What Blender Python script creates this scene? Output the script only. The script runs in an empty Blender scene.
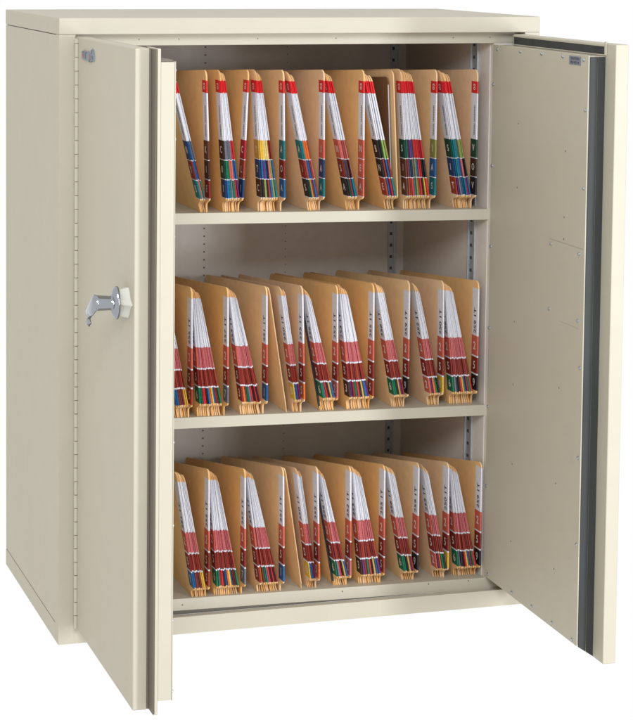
import bpy, bmesh, math, random
from mathutils import Vector
random.seed(7)
S = 0.0254            # the scene is laid out in inches and built in metres
SC = bpy.context.scene
COL = SC.collection

# ------------------------------------------------------------------ materials
def srgb(r, g, b):
    f = lambda c: (c/255/12.92) if c/255 <= 0.04045 else ((c/255+0.055)/1.055)**2.4
    return (f(r), f(g), f(b), 1)

def mat(name, col, rough=0.5, metal=0.0, spec=0.5, var=0.0, scale=40, bump=0.0, bscale=600, stretch=None, coat=0, rvar=0.0):
    m = bpy.data.materials.new(name); m.use_nodes = True
    nt = m.node_tree; n = nt.nodes; l = nt.links
    b = n['Principled BSDF']
    b.inputs['Base Color'].default_value = col
    b.inputs['Roughness'].default_value = rough
    b.inputs['Metallic'].default_value = metal
    b.inputs['Specular IOR Level'].default_value = spec
    b.inputs['Coat Weight'].default_value = coat
    tc = n.new('ShaderNodeTexCoord'); mp = n.new('ShaderNodeMapping')
    l.new(tc.outputs['Object'], mp.inputs['Vector'])
    if stretch: mp.inputs['Scale'].default_value = stretch
    if var > 0:
        t = n.new('ShaderNodeTexNoise'); t.inputs['Scale'].default_value = scale; t.inputs['Detail'].default_value = 6
        l.new(mp.outputs['Vector'], t.inputs['Vector'])
        r = n.new('ShaderNodeMapRange')
        r.inputs['From Min'].default_value = 0.3; r.inputs['From Max'].default_value = 0.7
        r.inputs['To Min'].default_value = 1-var; r.inputs['To Max'].default_value = 1+var
        l.new(t.outputs['Fac'], r.inputs['Value'])
        x = n.new('ShaderNodeVectorMath'); x.operation = 'SCALE'
        x.inputs[0].default_value = col[:3]
        l.new(r.outputs['Result'], x.inputs['Scale']); l.new(x.outputs['Vector'], b.inputs['Base Color'])
    if rvar > 0:
        t = n.new('ShaderNodeTexNoise'); t.inputs['Scale'].default_value = 6; t.inputs['Detail'].default_value = 8
        l.new(mp.outputs['Vector'], t.inputs['Vector'])
        r = n.new('ShaderNodeMapRange'); r.inputs['From Min'].default_value = 0.35; r.inputs['From Max'].default_value = 0.65
        r.inputs['To Min'].default_value = rough-rvar; r.inputs['To Max'].default_value = rough+rvar
        l.new(t.outputs['Fac'], r.inputs['Value']); l.new(r.outputs['Result'], b.inputs['Roughness'])
    if bump > 0:
        t = n.new('ShaderNodeTexNoise'); t.inputs['Scale'].default_value = bscale; t.inputs['Detail'].default_value = 3
        l.new(mp.outputs['Vector'], t.inputs['Vector'])
        u = n.new('ShaderNodeBump'); u.inputs['Strength'].default_value = bump; u.inputs['Distance'].default_value = 0.0006
        l.new(t.outputs['Fac'], u.inputs['Height']); l.new(u.outputs['Normal'], b.inputs['Normal'])
    return m

PAINT_C = (0.435, 0.393, 0.300, 1)
M = {
 'paint': mat('parchment_powder_coat', PAINT_C, 0.47, rvar=0.02, var=0.015, scale=22, bump=0.22, bscale=700, spec=0.22),
 'inner_paint': mat('interior_powder_coat', (0.62, 0.555, 0.475, 1), 0.5, var=0.03, scale=60, bump=0.15, bscale=900, spec=0.35),
 'glint_wedge': mat('pale_glint', (0.52, 0.50, 0.42, 1), 0.35),  # pale colour stands for the highlight on the door beside the handle
 'fine_seam': mat('fine_seam', (0.24, 0.20, 0.15, 1), 0.6),
 'channel': mat('channel_brown', (0.15, 0.125, 0.095, 1), 0.55, spec=0.2),
 'gasket': mat('dark_gasket', (0.036, 0.038, 0.035, 1), 0.65, spec=0.3, var=0.2, scale=30, stretch=(1,1,0.15)),
 'seam': mat('dark_seam', (0.10, 0.085, 0.065, 1), 0.7),
 'chrome': mat('chrome', (0.34, 0.36, 0.39, 1), 0.12, metal=1, var=0.04),
 'zinc': mat('zinc_steel', (0.45, 0.52, 0.60, 1), 0.3, metal=1, var=0.1, scale=300),
 'steel': mat('galvanised_standard', (0.46, 0.48, 0.49, 1), 0.42, metal=0.55, var=0.1, scale=80),
 'slot': mat('slot_dark', (0.06, 0.06, 0.06, 1), 0.8),
 'hole': mat('hole_dark', (0.14, 0.12, 0.10, 1), 0.8),
 'white': mat('white_label', (0.63, 0.61, 0.625, 1), 0.5, var=0.07, scale=220),
 'ink': mat('black_ink', (0.012, 0.012, 0.014, 1), 0.5),
 'ivory': mat('ivory_digit', (0.66, 0.59, 0.52, 1), 0.5),
 'tag_red': mat('date_tag_red', srgb(200, 38, 42), 0.4, var=0.05, scale=200),
 'brownfile': mat('brown_pressboard', srgb(112, 76, 44), 0.7, var=0.1, scale=80),
 'blackfile': mat('black_plastic_sheet', (0.02, 0.025, 0.03, 1), 0.35, var=0.1),
 'badge_red': mat('badge_red', srgb(128, 84, 88), 0.5),
 'dark_inlay': mat('dark_inlay', (0.06, 0.065, 0.075, 1), 0.4),
 'plate': mat('aluminium_plate', (0.20, 0.22, 0.26, 1), 0.5, metal=0.3, var=0.1, scale=200),
}
MAN = [mat('manila_card', c, 0.62, var=0.05, scale=60, bump=0.1, bscale=500, spec=0.25) for c in
       ((0.75, 0.46, 0.195, 1), (0.74, 0.435, 0.165, 1), (0.765, 0.505, 0.255, 1), (0.74, 0.495, 0.285, 1))]
CC = {'salmon': (204,98,82), 'maroon': (134,40,34), 'red': (196,48,46), 'blue': (28,92,142), 'navy': (30,62,104),
      'teal': (10,116,118), 'green': (14,108,74), 'dkgreen': (18,68,52), 'gray': (112,110,120), 'brown': (96,56,42),
      'dkbrown': (62,40,34), 'black': (30,28,32), 'yellow': (228,182,60), 'cream': (224,202,126), 'orange': (218,110,50),
      'purple': (100,38,100), 'olive': (140,142,74), 'lime': (146,182,96), 'pink': (198,108,108), 'crimson': (172,34,50),
      'redbrown': (158,62,44), 'gold': (206,160,76), 'russet': (120,40,30), 'rose': (184,88,86)}
STK = {k: mat('sticker_'+k, tuple(c*0.80 for c in srgb(*v)[:3])+(1,), 0.42, var=0.14, scale=260) for k, v in CC.items()}

# ------------------------------------------------------------------ mesh helpers (inches in, metres out)
class MB:
    def __init__(s): s.bm = bmesh.new()
    def hexa(s, pts):                       # 8 points: bottom ring 0-3, top ring 4-7
        v = [s.bm.verts.new(p) for p in pts]
        for f in ((3,2,1,0),(4,5,6,7),(0,1,5,4),(1,2,6,5),(2,3,7,6),(3,0,4,7)):
            s.bm.faces.new([v[i] for i in f])
        return s
    def box(s, x0, x1, y0, y1, z0, z1):
        return s.hexa([(x0,y0,z0),(x1,y0,z0),(x1,y1,z0),(x0,y1,z0),(x0,y0,z1),(x1,y0,z1),(x1,y1,z1),(x0,y1,z1)])
    def prism(s, poly, f, a, b):            # poly in 2D, f(p, t) -> 3D
        A = [s.bm.verts.new(f(p, a)) for p in poly]; B = [s.bm.verts.new(f(p, b)) for p in poly]
        s.bm.faces.new(A[::-1]); s.bm.faces.new(B)
        n = len(poly)
        for i in range(n): s.bm.faces.new((A[i], A[(i+1)%n], B[(i+1)%n], B[i]))
        return s
    def tube(s, path, radii, seg=20, squash=None):
        rings = []
        path = [Vector(p) for p in path]
        for i, p in enumerate(path):
            d = (path[min(i+1,len(path)-1)] - path[max(i-1,0)]).normalized()
            up = Vector((0,0,1)) if abs(d.z) < 0.9 else Vector((0,1,0))
            a = d.cross(up).normalized(); b = a.cross(d).normalized()
            r = radii[i]; r = r if isinstance(r, tuple) else (r, r)
            rings.append([s.bm.verts.new(p + a*math.cos(t)*r[0] + b*math.sin(t)*r[1]) for t in [2*math.pi*k/seg for k in range(seg)]])
        for A, B in zip(rings, rings[1:]):
            for k in range(seg): s.bm.faces.new((A[k], A[(k+1)%seg], B[(k+1)%seg], B[k]))
        s.bm.faces.new(rings[0][::-1]); s.bm.faces.new(rings[-1])
        return s
    def build(s, name, m, parent=None, origin=(0,0,0), bevel=0, seg=2, smooth=False, map=None):
        bm = s.bm
        if map:
            for v in bm.verts: v.co = map(v.co)
        bmesh.ops.recalc_face_normals(bm, faces=bm.faces)
        o = Vector(origin)
        for v in bm.verts: v.co = (v.co - o)*S
        me = bpy.data.meshes.new(name); bm.to_mesh(me); bm.free()
        me.materials.append(m)
        ob = bpy.data.objects.new(name, me); COL.objects.link(ob)
        if parent is not None: ob.parent = parent
        if smooth:
            for p in me.polygons: p.use_smooth = True
        if bevel:
            b = ob.modifiers.new('bevel', 'BEVEL'); b.width = bevel*S; b.segments = seg; b.limit_method = 'ANGLE'; b.angle_limit = math.radians(40)
            b.harden_normals = True
            for p in me.polygons: p.use_smooth = True
        return ob

def empty(name, loc, label, cat, group=None):
    o = bpy.data.objects.new(name, None); COL.objects.link(o)
    o.location = Vector(loc)*S; o.empty_display_size = 0.02
    o['label'] = label; o['category'] = cat
    if group: o['group'] = group
    return o

_tx = {}
def text_bm(body):
    """flat filled lettering, normalised: height 1, centred on 0, returns (verts, faces, width)"""
    if body not in _tx:
        cu = bpy.data.curves.new('lettering', 'FONT'); cu.body = body; cu.size = 1; cu.offset = 0.018
        ob = bpy.data.objects.new('lettering_tmp', cu); COL.objects.link(ob)
        dg = bpy.context.evaluated_depsgraph_get()
        me = bpy.data.meshes.new_from_object(ob.evaluated_get(dg))
        vs = [tuple(v.co) for v in me.vertices]; fs = [tuple(p.vertices) for p in me.polygons]
        bpy.data.objects.remove(ob); bpy.data.meshes.remove(me)
        x0 = min(v[0] for v in vs); x1 = max(v[0] for v in vs); y0 = min(v[1] for v in vs); y1 = max(v[1] for v in vs)
        _tx[body] = ([((v[0]-(x0+x1)/2)/(x1-x0), (v[1]-(y0+y1)/2)/(y1-y0)) for v in vs], fs, (x1-x0)/(y1-y0))
    return _tx[body]

def lettering(body, f, m, parent, origin):
    """f(a, b) with a, b in -.5 .. .5 gives the 3D point in inches"""
    vs, fs, asp = text_bm(body)
    o = Vector(origin)
    me = bpy.data.meshes.new('lettering')
    me.from_pydata([tuple((Vector(f(a, b)) - o)*S) for a, b in vs], [], fs); me.materials.append(m)
    ob = bpy.data.objects.new('lettering', me); COL.objects.link(ob); ob.parent = parent
    return ob

# ------------------------------------------------------------------ cabinet
W, D, H = 36.0, 19.68, 44.0
ZB, ZT, HP = 1.3, 42.72, 1.15
cab = empty('storage_cabinet', (0,0,0), 'tall cream steel fireproof storage cabinet with both doors open and three rows of files', 'cabinet')
P = M['paint']; IP = M['inner_paint']

MB().box(-0.03, W+0.03, -0.03, D, 42.84, H).build('top_cap', P, cab, bevel=0.07)
MB().box(0, 0.12, 1.002, D, 1.32, 42.80).build('side_panel', P, cab)
MB().box(W-0.12, W, 1.002, D, 1.32, 42.80).build('side_panel', P, cab)
MB().box(0.12, W-0.12, D-0.12, D-0.002, 1.30, 42.82).build('back_panel', P, cab)
# face frame: two stiles and the base band with its front rail
MB().box(-0.02, HP, -0.024, 1.0, 0.0, 42.838).build('stile', P, cab, bevel=0.012)
MB().box(W-HP, W+0.02, -0.024, 1.0, 0.0, 42.838).build('stile', P, cab, bevel=0.012)
m = MB().box(HP+0.001, W-HP-0.001, -0.024, 0.16, 0, 1.23).box(HP+0.001, W-HP-0.001, 0.162, 1.02, 0, 1.08).box(-0.02, 0.5, 1.02, D, 0, 1.25).box(W-0.5, W+0.02, 1.02, D, 0, 1.25).box(0.5, W-0.5, D-0.5, D, 0, 1.25)
m.build('base_band', P, cab)
MB().box(0.05, 0.10, 1.01, D-0.1, 1.24, 1.33).build('base_seam', M['seam'], cab)
# inner lining walls (the fire insulation): jamb plates and box
IX0, IX1, IY1 = 3.3, 32.8, 18.2
MB().box(HP, W-HP, 1.0, 1.6, 42.02, 42.838).build('header_plate', P, cab, bevel=0.03)
MB().box(HP, IX0-0.25, 1.012, 1.6, 1.35, 42.018).build('jamb_plate', IP, cab)
MB().box(IX1+0.05, W-HP, 1.012, 1.6, 1.35, 42.018).build('jamb_plate', IP, cab)
MB().box(IX0-0.25, IX0, 1.02, IY1, 1.4, 42.0).build('inner_side_wall', IP, cab)
MB().box(IX1, IX1+0.25, 1.61, IY1, 1.4, 42.0).build('inner_side_wall', IP, cab)
MB().box(IX0-0.25, IX1+0.25, IY1, IY1+0.2, 1.3, 42.1).build('inner_back_wall', IP, cab)
MB().box(IX0-0.25, IX1+0.25, 1.61, IY1+0.2, 42.0, 42.2).build('inner_ceiling', IP, cab)
for x in (5.9, 8.8, 14.6, 20.5, 29.6, 32.5):
    MB().tube([(x,0.985,42.45),(x,1.02,42.45)], [0.045,0.045], 10).build('screw_hole', M['hole'], cab)

SL = -0.0155
def shelf_z(k, x):
    return (30.05 + SL*(x-8.7), 15.31 + SL*(x-8.7), 2.24 - 0.0145*(x-8.7))[k]
def tilt(k, base):                          # the shelves sit a hair lower at the right-hand end
    return lambda co: Vector((co.x, co.y, co.z + shelf_z(k, co.x)))
YL = 1.5
for k in (0, 1):
    m = MB().box(IX0+0.02, IX1-0.02, YL+0.07, IY1-0.3, -0.08, 0)
    for i in range(1): m.box(IX0+0.02, IX1+0.12, YL, YL+0.068, -0.80, 0.001)
    m.box(IX0+0.02, IX1-0.02, YL+0.07, YL+0.5, -0.80, -0.74)
    m.box(IX0+0.02, IX1-0.02, IY1-0.36, IY1-0.3, -0.8, -0.081)
    sh = m.build('shelf', P, cab, map=tilt(k, 0), bevel=0.02)
    MB().box(IX1-1.15, IX1-0.08, 6.3, 6.36, 0.0, 0.62).box(IX1-0.14, IX1-0.08, 6.36, IY1-1, 0.0, 0.62).build('shelf_flange', IP, sh, map=tilt(k, 0), bevel=0.03)
fl = MB().box(HP+0.01, W-HP-0.01, 1.05, IY1, -0.3, 0).box(HP+0.01, W-HP-0.01, 0.99, 1.048, -0.86, 0.001).build('floor_pan', P, cab, map=tilt(2, 0), bevel=0.02)
MB().box(IX1-1.15, IX1-0.08, 7.3, 7.36, 0.0, 0.62).box(IX1-0.14, IX1-0.08, 7.36, IY1-1, 0.0, 0.62).build('shelf_flange', IP, fl, map=tilt(2, 0), bevel=0.03)
for x in (9.3, 21.5, 28.3, 31.5):
    MB().tube([(x,0.985,1.78),(x,1.01,1.78)], [0.06,0.06], 10).build('screw_hole', M['hole'], fl)
MB().box(HP, W-HP, 1.03, 1.2, 1.085, 1.40).build('floor_gap', M['seam'], cab)

# slotted standards and the two columns of punched holes in the back wall
def standard(kind, x, y):
    if kind == 'back':
        f = lambda a0, a1, d0, d1, z0, z1, mb: mb.box(x+a0, x+a1, IY1-d1, IY1-d0, z0, z1)
    else:
        f = lambda a0, a1, d0, d1, z0, z1, mb: mb.box(IX1-d1, IX1-d0, y-a1*2.0, y-a0*2.0, z0, z1)
    m = MB(); f(-0.30, 0.32, 0, 0.06, 2.3, 41.9, m); f(-0.33, -0.27, 0.06, 0.16, 2.3, 41.9, m); f(0.14, 0.34, 0.06, 0.17, 2.3, 41.9, m)
    o = m.build('shelf_standard', M['steel'], cab, bevel=0.02)
    m = MB(); z = 2.7
    while z < 41.7:
        f(-0.16, 0.04, 0.061, 0.075, z, z+0.24, m); z += 0.95
    m.build('slot', M['slot'], o)
standard('back', 31.75, 0); standard('side', 0, 4.2)
for x in (15.75, 22.6):
    m = MB(); z = 2.6
    while z < 41.6:
        m.tube([(x, IY1-0.012, z), (x, IY1+0.01, z)], [0.075 if x < 20 else 0.045]*2, 8); z += 0.63
    m.build('punched_hole', M['hole'], cab)

# ------------------------------------------------------------------ doors (local frame: x along door from hinge, y inwards)
L = (W-2*HP)/2 - 0.02
def door_map(side, th):
    c, s = math.cos(th), math.sin(th)
    def f(co):
        a, t, z = co
        if side == 'L': return Vector((HP + 0.0 + c*a + s*t, -s*a + c*t, z))
        return Vector((W-HP - c*a - s*t, -s*a + c*t, z))
    return f
FL = door_map('L', 1.574); FR = door_map('R', 1.5445)
T1 = 0.93

def knuckles(x, yk):
    m = MB(); z = 1.36; i = 0
    while z < 42.5:
        z1 = min(z+0.925, 42.6)
        r = 0.135 if i % 2 == 0 else 0.155
        m.tube([(x, yk, z+0.03), (x, yk, z1)], [r, r], 14)
        z += 0.952; i += 1
    return m

# left door
dl = MB().box(0, L, 0, T1, ZB, ZT).build('door', P, cab, map=FL, bevel=0.09, seg=3)
dl['label'] = 'left door seen from outside, with chrome handle'
MB().box(L-1.6, L+1.12, T1+0.20, T1+0.41, ZB+0.02, ZT+0.02).build('edge_lip', P, dl, map=FL, bevel=0.04)
MB().box(1.0, L+1.02, T1+0.11, T1+0.198, ZB+0.03, ZT-0.04).box(1.0, L-0.05, T1+0.002, T1+0.108, ZB+0.03, ZT-0.04).build('edge_channel', M['channel'], dl, map=FL, bevel=0.02)
MB().box(0.7, L+1.10, T1+0.412, T1+1.288, 2.20, 41.92).build('inner_box', P, dl, map=FL, bevel=0.03)
MB().box(0.62, L+1.13, T1+1.29, T1+1.35, 2.16, 41.95).build('inner_panel', P, dl, map=FL, bevel=0.02)
MB().box(L-1.4, L+0.9, T1+0.412, T1+1.2, 41.925, 42.05).build('gasket', M['channel'], dl, map=FL)
def screw(a, z, t, par, f):
    m = MB().tube([(a, t, z), (a, t+0.05, z), (a, t+0.10, z)], [0.115, 0.11, 0.05], 12)
    m.build('screw', M['zinc'], par, map=f, smooth=False)
for z in (41.4, 37.2, 31.2, 24.9, 18.4, 13.2, 7.2, 2.7): screw(L+0.9, z, T1+1.35, dl, FL)
knuckles(HP-0.10, -0.84).build('hinge', P, dl)
MB().box(HP-0.02, HP+0.03, -0.05, 0.3, ZB-0.02, ZT+0.06).build('hinge_gap', M['seam'], dl)
MB().box(HP-0.015, HP-0.001, -1.15, -0.02, ZB+0.05, ZT-0.05).build('hinge_leaf', P, dl)

# emblem on the left door
EM = [(-2.36, 41.82), (-3.0, 41.92), (-3.42, 41.88), (-4.2, 41.92), (-4.56, 41.74), (-5.02, 41.9), (-5.07, 42.02), (-5.48, 42.13), (-5.73, 41.94), (-5.94, 41.72), (-5.94, 41.35), (-5.28, 41.32), (-4.98, 41.23), (-4.46, 41.2), (-4.26, 41.33), (-3.32, 41.29), (-2.37, 41.32)]
f = lambda p, t: (1.15-t, p[0], p[1])
em = MB().prism(EM, f, 0.0, 0.13).build('emblem', M['plate'], dl, bevel=0.02)
MB().prism([(-2.63,41.66),(-3.26,41.69),(-3.26,41.44),(-2.9,41.42)], f, 0.10, 0.15).prism([(-4.56,41.74),(-4.98,41.78),(-5.12,41.38),(-4.72,41.36)], f, 0.10, 0.15).build('emblem_inlay', M['badge_red'], dl)
MB().prism([(-2.7,41.84),(-3.3,41.86),(-3.3,41.76),(-2.7,41.74)], f, 0.10, 0.145).prism([(-5.15,42.02),(-5.5,42.05),(-5.5,41.8),(-5.15,41.78)], f, 0.10, 0.145).prism([(-5.3,41.7),(-5.85,41.66),(-5.85,41.42),(-5.3,41.44)], f, 0.10, 0.145).prism([(-3.5,41.82),(-4.1,41.84),(-4.1,41.76),(-3.75,41.74),(-3.75,41.4),(-3.5,41.38)], f, 0.10, 0.145).prism([(-4.5,41.36),(-4.95,41.34),(-4.9,41.25),(-4.55,41.24)], f, 0.10, 0.145).build('emblem_inlay', M['dark_inlay'], dl)

# handle: added pale wedge shaped like the glint on the door, chrome rose, stem and bent lever
hz, hy = 26.82, -15.25
glint_wedge = MB()
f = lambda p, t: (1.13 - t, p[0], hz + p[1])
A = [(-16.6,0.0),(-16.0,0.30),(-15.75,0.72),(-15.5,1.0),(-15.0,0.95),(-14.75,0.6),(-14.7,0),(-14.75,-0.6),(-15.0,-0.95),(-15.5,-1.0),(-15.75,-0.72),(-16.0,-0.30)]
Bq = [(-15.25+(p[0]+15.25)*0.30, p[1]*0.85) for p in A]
va = [glint_wedge.bm.verts.new(f(p, 0)) for p in A]; vb = [glint_wedge.bm.verts.new(f(p, 0.66)) for p in Bq]
glint_wedge.bm.faces.new(va); glint_wedge.bm.faces.new(vb)
for i in range(12): glint_wedge.bm.faces.new((va[i], va[(i+1)%12], vb[(i+1)%12], vb[i]))
glint_wedge.build('handle_glint', M['glint_wedge'], dl, smooth=True, bevel=0.14, seg=4)
pr = [(0.468, 0.96), (0.45, 1.03), (0.34, 1.05), (0.24, 0.99), (0.13, 0.82), (0.06, 0.64), (0.02, 0.50), (0.0, 0.47)]
hd = MB().tube([(x, hy, hz) for x, r in pr], [(r*0.6, r) for x, r in pr], 40).build('handle', M['chrome'], dl, smooth=True)
MB().tube([(0.1,hy,hz),(0.03,hy,hz),(-0.1,hy,hz),(-0.85,hy,hz+0.03),(-1.02,hy,hz+0.04),(-1.10,hy,hz+0.04)], [0.50,0.46,0.45,0.49,0.48,0.40], 28).build('handle_stem', M['chrome'], dl, smooth=True)
MB().tube([(-0.95,hy-0.30,hz+0.30),(-0.98,hy-0.1,hz+0.12),(-1.0,hy+0.9,hz-0.42),(-1.0,hy+1.8,hz-0.88),(-1.0,hy+2.02,hz-1.06),(-1.0,hy+1.80,hz-1.30),(-1.0,hy+1.62,hz-1.56),(-1.0,hy+1.58,hz-1.72)],
          [(0.18,0.30),(0.22,0.50),(0.20,0.50),(0.18,0.44),(0.15,0.32),(0.13,0.20),(0.15,0.24),(0.08,0.12)], 20).build('handle_lever', M['chrome'], dl, smooth=True)

# right door
dr = MB().box(0, L, 0, T1, ZB, ZT).build('door', P, cab, map=FR, bevel=0.07, seg=3)
dr['label'] = 'right door swung open showing its screwed inner panel and dark gasket'
MB().box(-0.80, L-1.55, T1+0.002, T1+1.14, 2.20, 41.88).build('inner_box', P, dr, map=FR, bevel=0.02)
MB().box(-0.86, L-1.52, T1+1.142, T1+1.21, 2.12, 41.93).build('inner_panel', P, dr, map=FR, bevel=0.015)
MB().box(0.25, L-1.50, T1+0.001, T1+0.05, 42.0, 42.52).build('gasket', M['gasket'], dr, map=FR, bevel=0.02)
MB().box(0.15, L-1.30, T1+0.001, T1+0.07, 42.52, 42.66).build('gasket_channel', P, dr, map=FR, bevel=0.02)
MB().box(0.15, L-1.30, T1+0.001, T1+0.07, 41.93, 42.0).build('gasket_channel', P, dr, map=FR, bevel=0.02)
MB().box(L-1.50, L-1.28, T1+0.001, T1+0.12, 41.95, 42.86).build('gasket_stop', P, dr, map=FR, bevel=0.03)
def rake(mb, a0, a1, t0, t1, top):
    z = lambda t: 1.34 + (t - T1)/1.12*0.74
    return mb.hexa([(a0,t0,z(t0)),(a1,t0,z(t0)),(a1,t1,z(t1)),(a0,t1,z(t1)),(a0,t0,top),(a1,t0,top),(a1,t1,top),(a0,t1,top)])
rake(rake(MB(), L-1.548, L-1.50, T1+0.01, T1+0.53, 41.85), L-1.548, L-1.47, T1+0.56, T1+1.12, 41.85).build('gasket', M['gasket'], dr, map=FR, bevel=0.03)
TR = T1+1.21
for a, z in ((0.0,41.61),(4.2,41.64),(7.85,41.67),(11.3,41.67),(14.6,41.62),(-0.66,39.0),(-0.66,33.0),(-0.66,27.0),(-0.66,20.9),(-0.66,15.0),(-0.66,9.0),(-0.1,2.45),
             (4.4,2.45),(7.9,2.53),(11.3,2.46),(14.6,2.36),(15.0,38.3),(15.0,33.1),(14.5,28.65),(9.99,28.69),(9.88,24.15),(14.5,24.14),(15.0,21.05),(15.0,14.95),(15.0,9.03)):
    screw(a, z, TR, dr, FR)
m = MB()
for a, z in ((4,36.5),(12,35.3),(4,31.9),(12,30.8),(12,29.3),(3.9,22.2),(11.7,19.0),(3.9,17.6),(11.5,12.3),(4,11.8),(11.5,6.3),(4,6.1)):
    m.tube([(a,TR-0.01,z),(a,TR+0.008,z)], [0.07,0.07], 8)
m.build('punched_hole', M['hole'], dr, map=FR)
MB().box(9.7, 15.15, TR-0.02, TR+0.012, 29.02, 29.035).box(11.6, 14.6, TR-0.02, TR+0.006, 23.6, 23.612).build('access_seam', M['fine_seam'], dr, map=FR)
pp = MB().box(12.35, 14.15, TR+0.001, TR+0.03, 41.22, 41.80).build('rating_plate', M['plate'], dr, map=FR)
for body, zc, wd in (('CAUTION', 41.64, 1.3), ('FILE NO. 44', 41.38, 1.3)):
    lettering(body, lambda a, b, zc=zc, wd=wd: FR(Vector((13.25 + a*wd, TR+0.036, zc + b*0.17))), M['ink'], pp, (0,0,0))
knuckles(W-HP+0.08, -0.30).build('hinge', P, dr)

# ------------------------------------------------------------------ file folders
YT = 1.3                                    # plane of the tab fronts
REC = 1.0                                   # how far the foot is cut back under the tab
DEP = 15.8
ORD = ['first','second','third','fourth','fifth','sixth','seventh','eighth','ninth','tenth','eleventh','twelfth']
ROWN = ['top', 'middle', 'bottom']
ROWH = [10.2, 9.25, 9.1]
DROP = [0.062, 0.098, 0.185]
TABZ = [1.1, 1.1, 0.95]

def profile(h, tabz, drop, dep, rec):
    p = [(rec, 0.0)]
    p += [(rec, tabz-0.60), (rec*0.93, tabz-0.46), (rec*0.70, tabz-0.34), (rec*0.36, tabz-0.26), (rec*0.12, tabz-0.19), (rec*0.02, tabz-0.08), (0.0, tabz+0.05)]
    r = 0.55
    for i in range(0, 6):
        t = math.pi/2*i/5
        p.append((r - r*math.cos(t), h - r + r*math.sin(t) - drop*(r-r*math.cos(t))))
    p += [(dep-0.3, h-drop*dep+0.0), (dep, h-drop*dep-0.3), (dep, 0)]
    return p

class Sheet:
    """one folder standing in the row: left and right faces are straight lines from foot to top"""
    def __init__(s, k, xl, xr, h, y0):      # xl, xr: (x at foot, x at top), inches; h: height used for the lean
        s.k, s.xl, s.xr, s.h, s.y0 = k, xl, xr, h, y0
        s.zb = shelf_z(k, (xl[0]+xr[0])/2) + 0.01
        s.o = ((xl[0]+xr[0])/2, y0+DEP/2, s.zb)
    def X(s, w, z):                         # w 0..1 across the thickness
        l = s.xl[0] + (s.xl[1]-s.xl[0])*z/s.h; r = s.xr[0] + (s.xr[1]-s.xr[0])*z/s.h
        return l + (r-l)*w
    def cover(s, m, par, hh, tabz, drop, dep=DEP, rec=REC, bow=0.05, name='cover'):
        p = profile(hh, tabz, drop, dep, rec)
        mb = MB(); L_ = []; C_ = []; R_ = []; jx = 0.0; jy = random.uniform(-0.16, 0.06); q_ = random.uniform(0.0, 0.12)
        n = len(p)
        for i, (y, z) in enumerate(p):
            sq = q_ if z < tabz-0.1 and y < dep-1 else 0.0     # foot is slimmer than the labelled tab
            front = y < rec+0.01
            if z < tabz-0.3 and y < dep-1: ox, oy = jx, jy
            else: ox = oy = 0.0
            L_.append(mb.bm.verts.new((s.X(0+sq, z)+ox, s.y0+y+oy+(bow if front else 0), s.zb+z)))
            C_.append(mb.bm.verts.new((s.X(0.5, z)+ox, s.y0+y+oy, s.zb+z)))
            R_.append(mb.bm.verts.new((s.X(1-sq, z)+ox, s.y0+y+oy+(bow if front else 0), s.zb+z)))
        mb.bm.faces.new(L_); mb.bm.faces.new(R_[::-1])
        for i in range(n):
            j = (i+1) % n
            mb.bm.faces.new((L_[i], L_[j], C_[j], C_[i])); mb.bm.faces.new((C_[i], C_[j], R_[j], R_[i]))
        return mb.build(name, m, par, origin=s.o)
    def band(s, name, m, par, z0, z1, wrap=1.05, e=0.003, fr=0.008):
        mb = MB()
        def ring(z):
            a = s.X(0, z)-e; b = s.X(0.5, z); c = s.X(1, z)+e
            return [(a, s.y0+wrap, s.zb+z), (a, s.y0+0.045-fr, s.zb+z), (b, s.y0-fr, s.zb+z), (c, s.y0+0.045-fr, s.zb+z), (c, s.y0+wrap, s.zb+z)]
        A = [mb.bm.verts.new(p) for p in ring(z0)]; B = [mb.bm.verts.new(p) for p in ring(z1)]
        mb.bm.faces.new(A); mb.bm.faces.new(B[::-1])
        for i in range(5):
            j = (i+1) % 5; mb.bm.faces.new((A[i], A[j], B[j], B[i]))
        return mb.build(name, m, par, origin=s.o)
    def text(s, body, par, m, yc, zc, w, h, rot):
        asp = text_bm(body)[2]
        if len(body) == 1: w = min(w, h*asp*0.95)
        def f(a, b):
            if rot: y = yc + b*h; z = zc + a*w
            else: y = yc - a*w; z = zc + b*h
            return (s.X(0, z)-0.011, s.y0+y, s.zb+z)
        return lettering(body, f, m, par, s.o)

def bands(k):
    t = TABZ[k]
    if k == 0: return [(t, t+1.30), (t+1.36, t+2.70), (t+2.76, t+4.12)], (t+4.14, 8.62), (8.63, 9.5)
    return [(t, t+1.16), (t+1.28, t+2.50), (t+2.62, t+4.10)], (t+4.11, 8.75), None

def dress(s, par, k, cols, digits, name, full, hh, dark=False):
    """white name label, three stickers and on the top shelf the red date tag; printing only where a left face shows"""
    st, wl, tg = bands(k)
    top = min(wl[1], hh-0.42)
    jz = random.uniform(-0.035, 0.035)
    nl = s.band('name_label', M['white'], par, TABZ[k]+jz-0.04*(k == 0), (top if tg is None else wl[1])+jz)
    for i, (z0, z1) in enumerate(st):
        q = s.band('colour_sticker', STK[cols[i]], par, z0+jz, z1+jz, e=0.006, fr=0.022)
        if full:
            s.text(digits[i], q, M['ivory'], 0.54, (z0+z1)/2, 0.44, 0.60 if k else 0.50, False)
    if tg:
        q = s.band('date_tag', M['tag_red'], par, tg[0]+jz, min(tg[1], hh-0.3)+jz, e=0.006, fr=0.022)
        if full: s.text('03', q, M['ivory'], 0.52, (tg[0]+tg[1])/2, 0.46, 0.36, True)
    if full:
        if k == 0: s.text(name, nl, M['ink'], 0.42, wl[0]+1.35, 2.2, 0.22, True)
        else: s.text(name, nl, M['ink'], 0.50, wl[0]+1.12, 1.9, 0.40, True)

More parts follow.
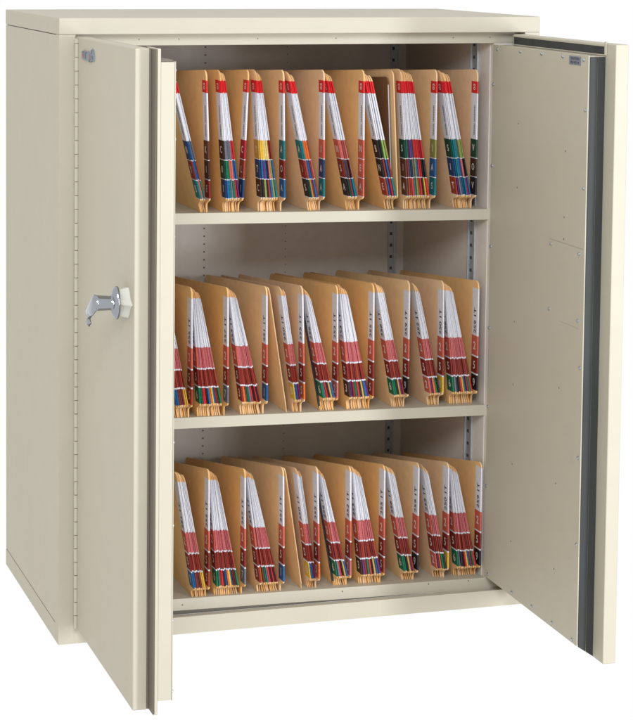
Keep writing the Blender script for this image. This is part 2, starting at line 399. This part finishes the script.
# per bundle: foot/top x of the left face, foot/top x of the right face, foot/top x of the upright folder, count
TAB = [
 [
  (10.66, 8.11, 11.08, 8.47, 11.22, 10.87, 4, 0.91, 10.25), 
  (12.38, 11.72, 13.55, 12.17, 13.62, 14.02, 7, 0.96, 10.27), 
  (15.05, 14.43, 16.42, 14.83, 16.83, 16.65, 8, 1.01, 10.29), 
  (18.84, 16.86, 19.69, 17.3, 19.84, 19.73, 6, 1.07, 10.31), 
  (21.89, 19.75, 22.66, 20.2, 22.89, 22.82, 7, 1.13, 10.32), 
  (24.91, 22.68, 25.69, 23.29, 25.65, 25.13, 4, 1.18, 10.33), 
  (26.32, 25.62, 28.23, 26.47, 28.52, 28.54, 11, 1.23, 10.36), 
  (30.44, 28.76, 31.63, 29.43, 31.8, 31.81, 8, 1.29, 10.38), 
 ],
 [
  (8.82, 7.3, 9.81, 7.91, 9.88, 9.82, 7, 0.62, 9.54), 
  (10.5, 9.8, 12.31, 10.29, 12.58, 12.51, 12, 0.67, 9.46), 
  (13.79, 12.55, 15.38, 13.0, 15.56, 15.45, 10, 0.77, 9.45), 
  (17.78, 16.41, 18.27, 16.77, 18.46, 18.19, 5, 0.87, 9.42), 
  (20.03, 18.3, 21.04, 18.57, 21.01, 20.9, 6, 0.95, 9.38), 
  (21.98, 20.98, 23.74, 21.54, 23.8, 23.75, 9, 1.03, 9.44), 
  (25.61, 23.87, 26.54, 24.38, 26.59, 26.58, 6, 1.12, 9.55), 
  (28.46, 26.89, 29.45, 27.22, 29.4, 29.32, 5, 1.21, 9.47), 
  (30.29, 29.36, 32.03, 29.89, 32.14, 32.17, 10, 1.28, 9.39), 
 ],
 [
  (10.02, 8.51, 11.01, 9.13, 11.12, 11.05, 7, 0.17, 9.55), 
  (11.75, 11.05, 13.54, 11.54, 13.86, 13.78, 12, 0.27, 9.43), 
  (15.06, 13.83, 16.62, 14.28, 16.84, 16.71, 10, 0.39, 9.37), 
  (18.96, 17.66, 19.44, 18.0, 19.62, 19.36, 5, 0.50, 9.24), 
  (21.11, 19.46, 22.07, 19.73, 22.07, 21.96, 6, 0.60, 9.13), 
  (22.98, 22.05, 24.64, 22.58, 24.72, 24.66, 9, 0.70, 9.08), 
  (26.46, 24.81, 27.35, 25.3, 27.41, 27.4, 6, 0.80, 9.07), 
  (29.07, 27.69, 29.93, 27.99, 29.9, 29.82, 5, 0.90, 8.95), 
  (30.75, 29.87, 32.39, 30.39, 32.5, 32.53, 10, 0.99, 8.81), 
 ],
]
TOPC = [  # (upper, middle, lowest) sticker colours across each top-shelf bundle
 (['navy','blue','gray','gray'], ['maroon','blue','blue','redbrown'], ['teal','gray','orange','teal']),
 (['dkbrown','gray','gray','gray','gray','red','red'], ['dkgreen','green','green','salmon','salmon','blue','blue'], ['navy','blue','teal','gray','green','red','purple']),
 (['gold','yellow','yellow','cream','cream','cream','maroon','maroon'], ['navy','blue','purple','blue','black','pink','olive','blue'], ['dkbrown','black','olive','black','redbrown','blue','olive','teal']),
 (['teal','teal','orange','orange','orange','redbrown'], ['maroon','redbrown','blue','blue','maroon','pink'], ['black','dkgreen','gold','maroon','blue','redbrown']),
 (['salmon','pink','pink','redbrown','pink','pink','maroon'], ['maroon','brown','blue','brown','maroon','black','pink'], ['black','black','green','maroon','blue','teal','blue']),
 (['black','black','lime','olive'], ['black','redbrown','blue','maroon'], ['redbrown','blue','crimson','teal']),
 (['dkgreen','green','purple','purple','blue','red','red','red','red','crimson','red'], ['brown','maroon','blue','black','gray','olive','blue','red','red','black','black'], ['brown','redbrown','redbrown','red','teal','olive','redbrown','red','black','yellow','red']),
 (['dkgreen','teal','teal','teal','gray','olive','lime','olive'], ['navy','blue','teal','blue','blue','pink','black','black'], ['redbrown','purple','gray','navy','teal','blue','crimson','blue']),
]
TOPD = ['NYB','C01','YTC','AJS','NSA','BNE','SJA','SIT']
TOPU = [(('brown','dkbrown','maroon'),'KIE'), (('crimson','redbrown','navy'),'CLI'), (('teal','maroon','blue'),'AOA'), (('salmon','navy','teal'),'IAA'),
        (('salmon','salmon','salmon'),'NEA'), None, (('olive','blue','teal'),'IAS'), (('dkgreen','dkbrown','black'),'VOV')]
LOWC = [
 (['blue','blue','maroon','brown','maroon','gold','yellow'], '1'), (['green','green','crimson','red','black','blue','orange','yellow','blue','maroon','brown','green'], '6'),
 (['maroon','orange','brown','green','gray','red','black','red','black','redbrown'], '3'), (['yellow','blue','blue','maroon','purple'], '0'),
 (['green','gray','red','black','gold','blue'], '6'), (['dkbrown','purple','maroon','green','red','black','gold','blue','purple'], '3'),
 (['green','green','black','gold','purple','redbrown'], '6'), (['salmon','purple','orange','green','black'], '2'),
 (['green','gray','black','black','red','yellow','blue','maroon','green','red'], '6')]
LOWU = [('redbrown','5'), ('gray','7'), ('blue','1'), ('orange','5'), ('pink','2'), ('redbrown','5'), ('black','9'), ('yellow','0'), ('black','9')]
STRONG = {'russet':'dark red','rose':'pink','cream':'pale','dkgreen':'dark green','dkbrown':'dark brown','redbrown':'rust'}

def folder(k, s, label, group, mi):
    e = empty('file_folder', s.o, label, 'folder', group)
    return e

for k in range(3):
    n_b = len(TAB[k])
    for b, (lb, lt, rb, rt, ub, ut, n, YT, h) in enumerate(TAB[k]):
        # leaning bundle
        for i in range(n):
            w = 1.0/n; g = random.uniform(0.08, 0.25)*w
            # outer sheets lean more than the inner ones, so the bundle fans out towards the foot
            a0, a1 = i*w + g, (i+1)*w - g
            xl = (lb + (rb-lb)*a0, lt + (rt-lt)*a0); xr = (lb + (rb-lb)*a1, lt + (rt-lt)*a1)
            s = Sheet(k, xl, xr, h, YT + random.uniform(0, 0.15))
            lean = (xl[0]-xl[1])/h
            hh = h*math.sqrt(1-min(lean*lean, .2)) + 0.10 - random.uniform(0, 0.12) - 0.20*(i/max(1, n-1))
            if k == 0: c3 = tuple(TOPC[b][q][i] for q in range(3)); c3 = (c3[2], c3[1], c3[0]); dg = TOPD[b][::-1]; nm = 'NNNNN  NNNNNNN'
            else:
                third, d3 = LOWC[b]
                c3 = (third[i], ('russet','maroon','redbrown')[i % 3], 'pink' if i % 4 else 'rose');  # pink and rose: the salmon sticker, paled for its brightly lit front edge
                if i == 0: c3 = (third[0], 'maroon', 'salmon')
                dg = (d3, '5', '2'); nm = '25%s 1T' % d3
            cn = STRONG.get(c3[0], c3[0])
            lab = '%s-stickered manila folder, %s from the left in %s bundle of %s shelf' % (cn.replace(' ', '-'), ORD[i], ORD[b], ROWN[k])
            e = folder(k, s, lab, 'leaning manila folders in bundles', i)
            s.cover(MAN[(i+b) % 4], e, hh, TABZ[k], DROP[k])
            dress(s, e, k, c3, dg, nm, i == 0 or (n > 8 and i == 2 and k), hh)
        # upright folder closing the bundle on its right
        if k == 0 and TOPU[b] is None:
            s = Sheet(k, (ub-0.09, ut-0.09), (ub, ut), h, YT+0.1)
            e = folder(k, s, 'plain manila folder without labels behind the brown one, top shelf', 'upright manila folders between the bundles', 0)
            s.cover(MAN[2], e, h-0.05, TABZ[k], DROP[k])
            s = Sheet(k, (ub-0.30, ut-0.26), (ub-0.24, ut-0.20), h, YT+0.75)
            e = empty('file_folder', s.o, 'dark brown folder with a white edge, recessed in the sixth bundle gap, top shelf', 'folder')
            s.cover(M['brownfile'], e, h-0.55, TABZ[k], DROP[k], rec=0.3)
            s.band('edge_strip', M['white'], e, 1.4, h-1.15, wrap=0.10)
            continue
        s = Sheet(k, (ub-0.11, ut-0.11), (ub, ut), h, YT)
        lab = 'upright labelled manila folder just right of the %s bundle on the %s shelf' % (ORD[b], ROWN[k])
        e = folder(k, s, lab, 'upright manila folders between the bundles', b)
        s.cover(MAN[b % 4], e, h, TABZ[k], DROP[k])
        if k == 0:
            c, d = TOPU[b]; dress(s, e, k, c[::-1], d[::-1], 'NNNNN  NNNNNNN', True, h)
        else:
            c, d = LOWU[b]; dress(s, e, k, (c, 'maroon', 'salmon'), (d, '5', '2'), '25%s 1T' % d, True, h)
    if k:
        lb, lt, YT, h = TAB[k][3][0], TAB[k][3][1], TAB[k][3][7], TAB[k][3][8]
        s = Sheet(k, (lb-0.50, lt-0.62), (lb-0.42, lt-0.54), h, YT+0.85)
        e = empty('file_folder', s.o, 'plain leaning manila folder at the left of the fourth bundle, %s shelf' % ROWN[k], 'folder')
        s.cover(MAN[2], e, h-0.15, 0.6, DROP[k], rec=0.12)
        lb, lt, YT, h = TAB[k][4][0], TAB[k][4][1], TAB[k][4][7], TAB[k][4][8]
        s = Sheet(k, (lb-0.10, lt-0.10), (lb-0.02, lt-0.02), h, YT+1.06)
        e = empty('divider_sheet', s.o, 'black-edged sheet leaning against the left of the fifth bundle, %s shelf' % ROWN[k], 'divider')
        s.cover(MAN[0], e, h-0.7, 0.6, DROP[k], dep=11, rec=0.02, name='sheet'); s.band('edge_strip', M['blackfile'], e, 0.2, h-1.3, wrap=0.16, e=0.02)

# ------------------------------------------------------------------ light, world, camera
w = bpy.data.worlds.new('World'); SC.world = w; w.use_nodes = True
bg = w.node_tree.nodes['Background']; bg.inputs['Color'].default_value = (1, 1, 1, 1); bg.inputs['Strength'].default_value = 1.0

def area(name, loc, target, sx, sy, power, col):
    d = bpy.data.lights.new(name, 'AREA'); d.shape = 'RECTANGLE'; d.size = sx; d.size_y = sy; d.energy = power; d.color = col
    o = bpy.data.objects.new(name, d); COL.objects.link(o); o.location = loc
    o.rotation_euler = (Vector(target)-Vector(loc)).to_track_quat('-Z', 'Y').to_euler()
    return o
area('softbox_front', (-0.75, -3.35, 2.3), (0.35, 0, 0.55), 1.0, 1.0, 90, (0.90, 0.98, 1.12))
area('strip_softbox_right', (2.15, -3.25, 0.66), (0.20, 0.4, 0.60), 0.40, 1.5, 84, (0.92, 0.98, 1.10))

cd = bpy.data.cameras.new('camera'); cam = bpy.data.objects.new('camera', cd); COL.objects.link(cam); SC.camera = cam
cam.location = Vector((-29.6856, -137.833, 48.7319))*S
cam.rotation_euler = (1.495992, -0.0064733, -0.2791839)
cd.sensor_fit = 'HORIZONTAL'; cd.sensor_width = 36
cd.lens = 2050.727/633*36
cd.shift_x = (316.5-197.529)/633; cd.shift_y = (103.264-360)/633
cd.clip_start = 0.05; cd.clip_end = 100

SC.render.engine = 'CYCLES'
SC.view_settings.view_transform = 'Standard'; SC.view_settings.look = 'None'
SC.view_settings.exposure = 0; SC.view_settings.gamma = 1
